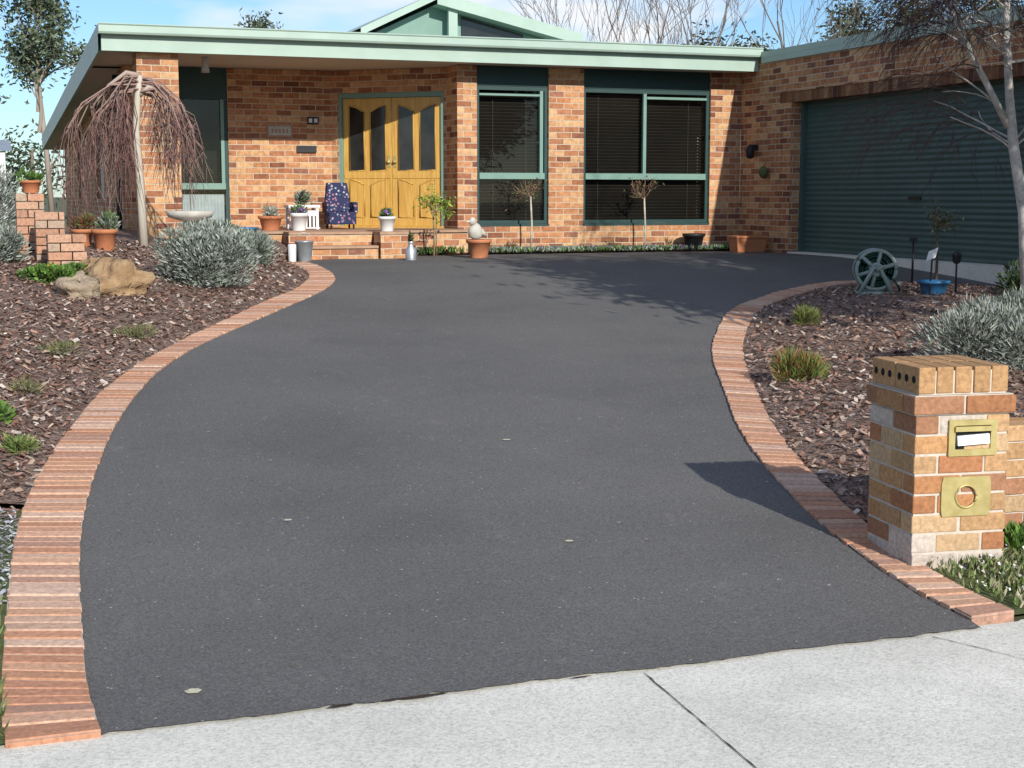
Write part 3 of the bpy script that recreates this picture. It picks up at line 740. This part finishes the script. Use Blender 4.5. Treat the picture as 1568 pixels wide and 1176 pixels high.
birch("birch_tree",[(9.26,11.68,2.30),(9.06,11.72,2.65),(8.82,11.8,3.1),(8.62,11.85,3.6),(8.5,11.9,4.3)],[.034,.03,.026,.02,.01],18,.8)
# weeping tree
wt=MB(); base=Vector((1.85,17.6,hL(1.85,17.6)-.05)); zt_=3.02
trunk=[base,base+Vector((-.02,0,.7)),base+Vector((-.05,.02,1.4)),Vector((1.83,17.62,zt_-.25)),Vector((1.86,17.6,zt_))]
wt.tube(trunk,[.055,.047,.042,.040,.034],8,0,(.48,.43,.36))
wt.tube([trunk[3],trunk[3]+Vector((.12,-.05,.12)),trunk[3]+Vector((.28,-.05,.1))],[.03,.028,.02],6,0,(.42,.36,.3))
wt.tube([trunk[4],trunk[4]+Vector((-.15,-.02,.03)),trunk[4]+Vector((-.35,.02,-.12)),trunk[4]+Vector((-.55,.0,-.38))],[.03,.026,.018,.01],6,0,(.38,.3,.25))
tw=[(.24,.13,.12),(.28,.17,.14),(.18,.10,.09),(.33,.23,.19)]
groups=[]
for i in range(34):
    side=-1 if R()<.52 else 1
    ang=U(-1.1,1.1); rr=U(.25,.85) if side<0 else U(.3,1.02)
    dx=side*math.cos(ang)*rr; dy=math.sin(ang)*rr*.75
    groups.append((dx,dy,U(-.08,.05)-abs(dx)*.22,U(.6,1.55)*(1.05 if side<0 else .85)))
for gx_,gy_,gz_,gl_ in groups:
    s0=Vector((1.85,17.6,zt_-U(0,.2)))
    q1=s0+Vector((gx_*.4,gy_*.4,.05+gz_*.5)); q2=s0+Vector((gx_*.8,gy_*.8,gz_-.10)); q3=s0+Vector((gx_,gy_,gz_-.38))
    wt.tube([s0,q1,q2,q3],[.014,.010,.008,.006],5,0,(.30,.2,.17),cap=False)
    for j in range(7):
        u=U(.0,1); p=q1.lerp(q2,u) if R()<.4 else q2.lerp(q3,u)
        ln=gl_*U(.3,1.0); c=random.choice(tw)
        a=p+Vector((U(-.10,.10)+gx_*.08,U(-.10,.10),-ln*.25)); b_=a+Vector((U(-.09,.09),U(-.09,.09),-ln*.4)); e_=b_+Vector((U(-.08,.08),U(-.08,.08),-ln*.35))
        if e_.z<1.2: e_.z=1.2+U(0,.3)
        if b_.z<e_.z: b_.z=(a.z+e_.z)/2
        wt.tube([p,a,b_,e_],[.0055,.005,.004,.002],3,0,c,cap=False)
        for k in range(3):
            s1=a.lerp(b_,R()); wt.tube([s1,s1+Vector((U(-.12,.12),U(-.12,.12),-U(.1,.3)))],[.0032,.002],3,0,c,cap=False)
wt.build("weeping_tree",[M_twig])
def standard(name,x,y,z,h_,rc,leaf=0,bcol=(.38,.33,.26),cols=GRN,stake=False):
    mb=MB(); mb.tube([(x,y,z-.03),(x+.01,y,z+h_*.5),(x-.01,y,z+h_)],[.016,.014,.013],6,0,bcol)
    tips=[]; par=dict(wob=.2,grav=.03,gd=9,tap=.6,n=3,spr=.9,rmin=.003)
    for i in range(7): grow(mb,(x-.01,y,z+h_-.02),(U(-1,1),U(-1,1),U(.1,1)),rc*.7,.007,2,tips,par,(.28,.18,.12))
    if leaf: leafcloud(mb,tips,leaf,.05,.06,cols)
    if stake: mb.tube([(x+.04,y,z),(x+.04,y,z+h_+.1)],.008,5,0,(.3,.22,.14))
    return mb.build(name,[M_bark,M_leaf])
standard("standard_rose",7.62,20.12,.83,.82,.24,70,(.50,.45,.37),[(.15,.07,.04),(.1,.12,.04)])
standard("standard_rose",9.45,20.15,.83,.78,.27,70,(.50,.45,.37),[(.15,.07,.04),(.1,.12,.04)])
standard("lemon_tree",5.98,19.6,.83,.62,.22,500,(.3,.22,.12),[(.12,.2,.03),(.2,.3,.04),(.3,.36,.06)],True)
standard("sapling",9.25,12.7,hR(9.25,12.7)-.0,.68,.16,150,(.12,.09,.06),[(.06,.09,.04),(.12,.13,.07)])
for x in (7.0,7.35,8.9,9.9):
    bush("small_plant",x,20.2,.84,.10,.1,.18,60,.07,.012,[(.2,.1,.05),(.1,.1,.04),(.14,.16,.05)],3)
# ------------------------------------------------------------------ pots and things
def pot(name,x,y,z,r,h_,mat,plant=None,n=0,cols=None,fl=None,ph=.2,fn=0):
    e_=empty(name); mb=MB()
    mb.lathe([(r*.68,0),(r*.9,h_*.8),(r*1.0,h_*.8),(r*1.05,h_),(r*.92,h_),(r*.86,h_*.86),(0,h_*.86)],x,y,z,22,0); mb.build("pot",[mat],e_)
    mb=MB(); mb.lathe([(r*.84,h_*.87),(0,h_*.88)],x,y,z,18,0); mb.build("potting_soil",[M_soil],e_)
    if n: bush("plant",x,y,z+h_*.85,r*1.0,r*1.0,ph,n,.06,.014,cols or GRN,5,fl,fn,parent=e_)
    return e_
pot("terracotta_pot",1.36,17.0,hL(1.36,17.0)-.01,.14,.24,M_terra,1,500,GRN+GREY,None,.25)
pot("terracotta_pot",1.14,17.25,hL(1.14,17.3)-.01,.12,.20,M_terra,1,400,[(.2,.08,.04),(.1,.12,.04)],None,.2)
pot("terracotta_pot",6.42,18.95,.815,.17,.25,M_terra)
pot("terracotta_bowl",3.90,20.6,1.17,.17,.20,M_terra,1,250,GREY,None,.18)
pot("white_pot",4.25,20.35,1.17,.13,.24,M_white,1,300,GRN,(.30,.12,.5),.14,60)
pot("white_pot",5.3,19.55,1.17,.12,.20,M_white,1,250,GRN,(.35,.16,.55),.12,50)
pot("blue_pot",9.12,12.55,hR(9.12,12.55)-.01,.16,.15,M_blue)
pot("black_pot",10.3,20.2,.84,.17,.24,M_black)
pot("blue_bowl",3.35,19.4,1.1,.16,.14,M_blue)
pot("black_pot",5.72,19.95,.815,.09,.14,M_black,1,200,DGR,None,.2)
pot("terracotta_pot",6.15,20.05,.83,.09,.13,M_terra,1,120,GREY,None,.12)
t=MB(); t.box(10.6,11.05,19.35,19.6,.815,1.02,0,fn=lambda p:(10.825+(p[0]-10.825)*(1.0+.12*(p[2]-.815)/.2),19.475+(p[1]-19.475)*(1.0+.12*(p[2]-.815)/.2),p[2]))
t.box(10.56,11.09,19.32,19.63,1.022,1.06,0); t.build("terracotta_trough",[M_terra],None,bevel=.008)
st=MB(); st.blob((6.37,18.95,1.17),(.10,.075,.11),.1,1,10,0,seed=2); st.blob((6.32,18.93,1.31),(.05,.045,.055),.08,1,9,0,seed=4); st.tube([(6.28,18.92,1.31),(6.22,18.9,1.30)],[.02,.006],6,0); st.tube([(6.44,18.97,1.18),(6.55,19.0,1.10)],[.05,.015],6,0)
st.build("garden_statue",[M_stone])
bk=MB(); bk.lathe([(.085,0),(.115,.24),(.122,.245),(.122,.26),(.11,.26),(.08,.02),(0,.02)],3.98,18.75,.815,24,0); bk.tube([(3.98+.12*math.cos(a),18.75,1.05+.13*math.sin(a)) for a in [i*math.pi/10 for i in range(11)]],.005,5,0); bk.build("galvanised_bucket",[M_galv])
bk=MB(); bk.lathe([(.05,0),(.055,.2),(.05,.22),(0,.22)],3.78,18.55,.82,16,0); bk.build("white_tin",[M_white])
bk=MB(); bk.lathe([(.07,0),(.075,.13),(.04,.18),(.035,.22),(.05,.24),(0,.24)],5.36,18.6,.815,16,0); bk.tube([(5.43,18.6,.98),(5.48,18.6,.93),(5.435,18.6,.87)],.006,5,0); bk.build("milk_can",[M_galv])
bb=MB(); bx,by=2.29,16.9; bb.lathe([(.16,0),(.16,.05),(.08,.08),(.055,.2),(.055,.36),(.1,.42),(.24,.46),(.28,.53),(.265,.53),(.2,.48),(0,.465)],bx,by,.95,28,0); bb.build("birdbath",[M_stone])
bn=MB()
bn.box(4.22,4.68,20.9,21.25,1.48,1.52,0)
for x in (4.24,4.62):
    for y in (20.92,21.19): bn.box(x,x+.04,y,y+.04,1.17,1.478,0)
bn.box(4.28,4.62,20.93,20.95,1.36,1.44,0)
for i in range(6): bn.box(4.30+i*.055,4.33+i*.055,20.932,20.948,1.2,1.358,0)
bn.box(4.22,4.68,20.93,20.945,1.18,1.20,0)
bn.build("white_plant_stand",[M_white],None,bevel=.004)
bush("potted_plant",4.45,21.05,1.52,.16,.12,.2,300,.07,.02,GREY+DGR,5)
m,nt,b=nmat("floral_fabric"); vor=N(nt,"ShaderNodeTexVoronoi"); vor.inputs["Scale"].default_value=22
tcn=N(nt,"ShaderNodeTexCoord"); nt.links.new(tcn.outputs["Object"],vor.inputs["Vector"])
msk=ramp(nt,vor.outputs["Distance"],[(.26,1.0),(.40,0.0)])
pc=ramp(nt,vor.outputs["Color"],[(.2,(.35,.15,.2)),(.5,(.38,.38,.42)),(.8,(.12,.2,.35))],'CONSTANT')
nt.links.new(mixc(nt,msk,(.012,.018,.07),pc),b.inputs["Base Color"]); b.inputs["Roughness"].default_value=.8; M_floral=m
c=MB()
c.box(4.80,5.20,20.86,21.20,1.24,1.42,0); c.box(4.80,5.20,21.12,21.24,1.42,1.84,0,fn=lambda p:(5.0+(p[0]-5.0)*(1-.25*max(0,p[2]-1.5)/.32),p[1]+(p[2]-1.42)*.15,p[2]))
c.box(4.77,4.83,20.88,21.2,1.40,1.56,0); c.box(5.17,5.23,20.88,21.2,1.40,1.56,0)
for xx in (4.82,5.15):
    for yy in (20.88,21.15): c.box(xx,xx+.03,yy,yy+.03,1.172,1.24,1)
c.build("floral_chair",[M_floral,M_black],None,bevel=.03)
bs=MB()
def stack(x0,x1,y0,y1,z0,z1):
    z=z0; i=0
    while z<z1-.02:
        x=x0-(i%2)*.11
        while x<x1:
            xa,xb=max(x,x0),min(x+.22,x1)
            if xb-xa>.03: bs.box(xa,xb,y0+U(-.008,.008),y1,z,z+.076,0,bc(random.choice([(.46,.25,.16),(.50,.30,.20),(.46,.33,.24)])))
            x+=.23
        z+=.085; i+=1
stack(.66,1.02,14.9,15.25,.86,1.29); stack(.58,.86,15.6,15.95,.9,1.50); stack(.42,.70,16.3,16.65,1.0,1.64)
bs.build("brick_steps",[M_bricka],None,bevel=.004)
pot("terracotta_bowl",.58,16.48,1.68,.11,.13,M_terra,1,200,GRN,None,.12)
# hose reel
hr_=empty("hose_reel"); cx,cy=8.75,13.05; cz=hR(cx,cy)+.25
vd=Vector((.45,.89,0)).normalized(); vr=Vector((.89,-.45,0))
def TH(p): return Vector((cx,cy,cz))+vr*p[0]+vd*p[1]+Vector((0,0,p[2]))
h_=MB(); h_.T=TH
ring=lambda r,y,n=28:[(r*math.cos(6.283*i/n),y,r*math.sin(6.283*i/n)) for i in range(n+1)]
h_.tube(ring(.20,-.13),.020,6,0); h_.tube(ring(.20,.13),.016,6,0); h_.tube(ring(.05,-.13),.03,6,0)
for k in range(6):
    a=k*math.pi/3+.3; h_.tube([(0,-.13,0),(.19*math.cos(a),-.13,.19*math.sin(a))],.022,5,0); h_.tube([(0,.13,0),(.19*math.cos(a),.13,.19*math.sin(a))],.013,5,0)
for y in (-.16,.16):
    h_.tube([(-.17,y,-.25),(-.03,y,.02),(.03,y,.02),(.17,y,-.25)],.024,6,0); h_.tube([(-.18,y,-.24),(.18,y,-.24)],.022,6,0)
h_.tube([(-.18,-.16,-.24),(-.18,.16,-.24)],.014,6,0); h_.tube([(.18,-.16,-.24),(.18,.16,-.24)],.014,6,0)
h_.tube([(0,-.16,0),(0,-.2,0),(.08,-.21,.05)],.012,6,0)
h_.build("reel_frame",[M_hosegrey],hr_)
h_=MB(); h_.T=TH
for y in (-.10,-.075,-.05,-.025,0,.025,.05,.075,.10):
    for r in (.10,.135,.165,.19): h_.tube(ring(r+U(-.006,.006),y,24),.014,5,0)
h_.tube([(.16,.1,-.05),(.24,.12,-.15),(.3,.15,-.25),(.2,.3,-.255),(.4,.4,-.255)],.012,5,0)
h_.build("hose",[M_hose],hr_)
gs=MB(); gx,gy=9.0,12.45; gz=hR(gx,gy); gs.tube([(gx,gy,gz),(gx+.02,gy,gz+.42)],.009,6,0); gs.box(gx-.05,gx+.06,gy-.012,gy-.008,gz+.36,gz+.46,1,fn=lambda p:(p[0]+(p[2]-gz-.4)*.3,p[1],p[2]+(p[0]-gx)*.35)); gs.build("plant_label",[M_black,M_paper])
gs=MB(); gx,gy=9.35,12.5; gz=hR(gx,gy); gs.tube([(gx,gy,gz-.02),(gx,gy,gz+.34)],.01,6,0); gs.lathe([(.02,.30),(.04,.32),(.045,.38),(.06,.40),(0,.43)],gx,gy,gz,10,0); gs.build("solar_garden_light",[M_black])
gs=MB(); gx,gy=9.6,13.6; gz=hR(gx,gy); gs.tube([(gx,gy,gz-.02),(gx,gy,gz+.5)],.012,6,0); gs.box(gx-.03,gx+.03,gy-.03,gy+.03,gz+.48,gz+.52,0); gs.build("garden_tap_post",[M_black])
ns=MB(); ns.box(-9,.9,44,44.1,.8,2.85,0); ns.poly([(-9.2,43.9,2.9),(1.1,43.9,2.9),(1.1,47,3.3),(-9.2,47,3.3)],1); ns.box(.8,.9,44.1,47,.8,2.85,0); ns.build("neighbour_shed",[M_white,M_galv])
tt=MB(); tips=[Vector((U(-9,3),U(60,66),U(1.5,3.6))) for i in range(60)]
for i in range(10): 
    x=U(-9,3); tt.tube([(x,63,.7),(x+U(-.3,.3),63,3.5)],[.12,.06],6,0,(.2,.16,.12))
leafcloud(tt,tips,6000,.8,.30,[(.05,.07,.035),(.07,.09,.045),(.04,.055,.028)]); tt.build("distant_trees",[M_twig,M_leaf])
fl=MB()
for i in range(260):
    x,y=U(.4,7),U(4.7,17)
    if inside(drv,x,y) and dpl(drv,x,y)>.03:
        s=U(.004,.014); z=hq(y)+.008; a=U(0,6.28); c=random.choice([(.5,.42,.3),(.35,.3,.2),(.2,.12,.07),(.6,.58,.5)])
        fl.poly([(x+s*math.cos(a+k),y+s*.6*math.sin(a+k),z) for k in (0,1.3,2.8,4.4)],0,c)
for x,y,s in ((2.52,6.15,.022),(1.35,6.85,.022),(2.95,8.2,.028),(.62,4.82,.03)):
    fl.poly([(x+s*math.cos(k),y+s*.9*math.sin(k),hq(y)+.009) for k in (0,.9,1.8,2.9,4,5.1)],0,(.6,.57,.42))
fl.build("fallen_leaves",[M_chip])
# ------------------------------------------------------------------ light
el=math.radians(25); sd=Vector((.08,-1,0)).normalized()
sunv=Vector((sd.x*math.cos(el),sd.y*math.cos(el),math.sin(el)))
sl=bpy.data.lights.new("sun","SUN"); sl.energy=5.0; sl.angle=math.radians(.5); sl.color=(1,.96,.88)
so=bpy.data.objects.new("sun",sl); bpy.context.collection.objects.link(so); so.rotation_euler=sunv.to_track_quat('Z','Y').to_euler()
wd=bpy.data.worlds.new("World"); bpy.context.scene.world=wd; wd.use_nodes=True; nt=wd.node_tree; bg=nt.nodes["Background"]
try:
    wd.cycles.sampling_method='MANUAL'; wd.cycles.sample_map_resolution=256
except Exception: pass
sky=N(nt,"ShaderNodeTexSky",sky_type='NISHITA'); sky.sun_disc=False; sky.sun_elevation=el; sky.sun_rotation=math.atan2(sd.x,sd.y)
sky.dust_density=.3; sky.air_density=1.0; sky.ozone_density=2.5
tint=mixc(nt,1.0,sky.outputs[0],(.70,.87,1.08),'MULTIPLY')
tc=N(nt,"ShaderNodeTexCoord"); mp=N(nt,"ShaderNodeMapping"); mp.inputs["Scale"].default_value=(1,1,2.6); mp.inputs["Location"].default_value=(.6,.1,.35); nt.links.new(tc.outputs["Generated"],mp.inputs[0])
cn=ntex(nt,4.2,4,.58,mp.outputs[0],.2)
cf=ramp(nt,cn,[(.47,0.0),(.64,1.0)])
o=mixc(nt,cf,tint,(7.5,7.6,7.8))
nt.links.new(o,bg.inputs[0]); bg.inputs[1].default_value=.13
# ------------------------------------------------------------------ camera
cd=bpy.data.cameras.new("camera"); cd.sensor_width=36; cd.lens=36*2250/1568; cd.clip_end=2000; cd.clip_start=.05
cam=bpy.data.objects.new("camera",cd); bpy.context.collection.objects.link(cam); cam.location=(0,0,1.65)
cam.rotation_euler=(math.radians(90-7.3),0,math.radians(-20))
sc=bpy.context.scene; sc.camera=cam
sc.view_settings.view_transform='Standard'; sc.view_settings.look='None'; sc.view_settings.exposure=0
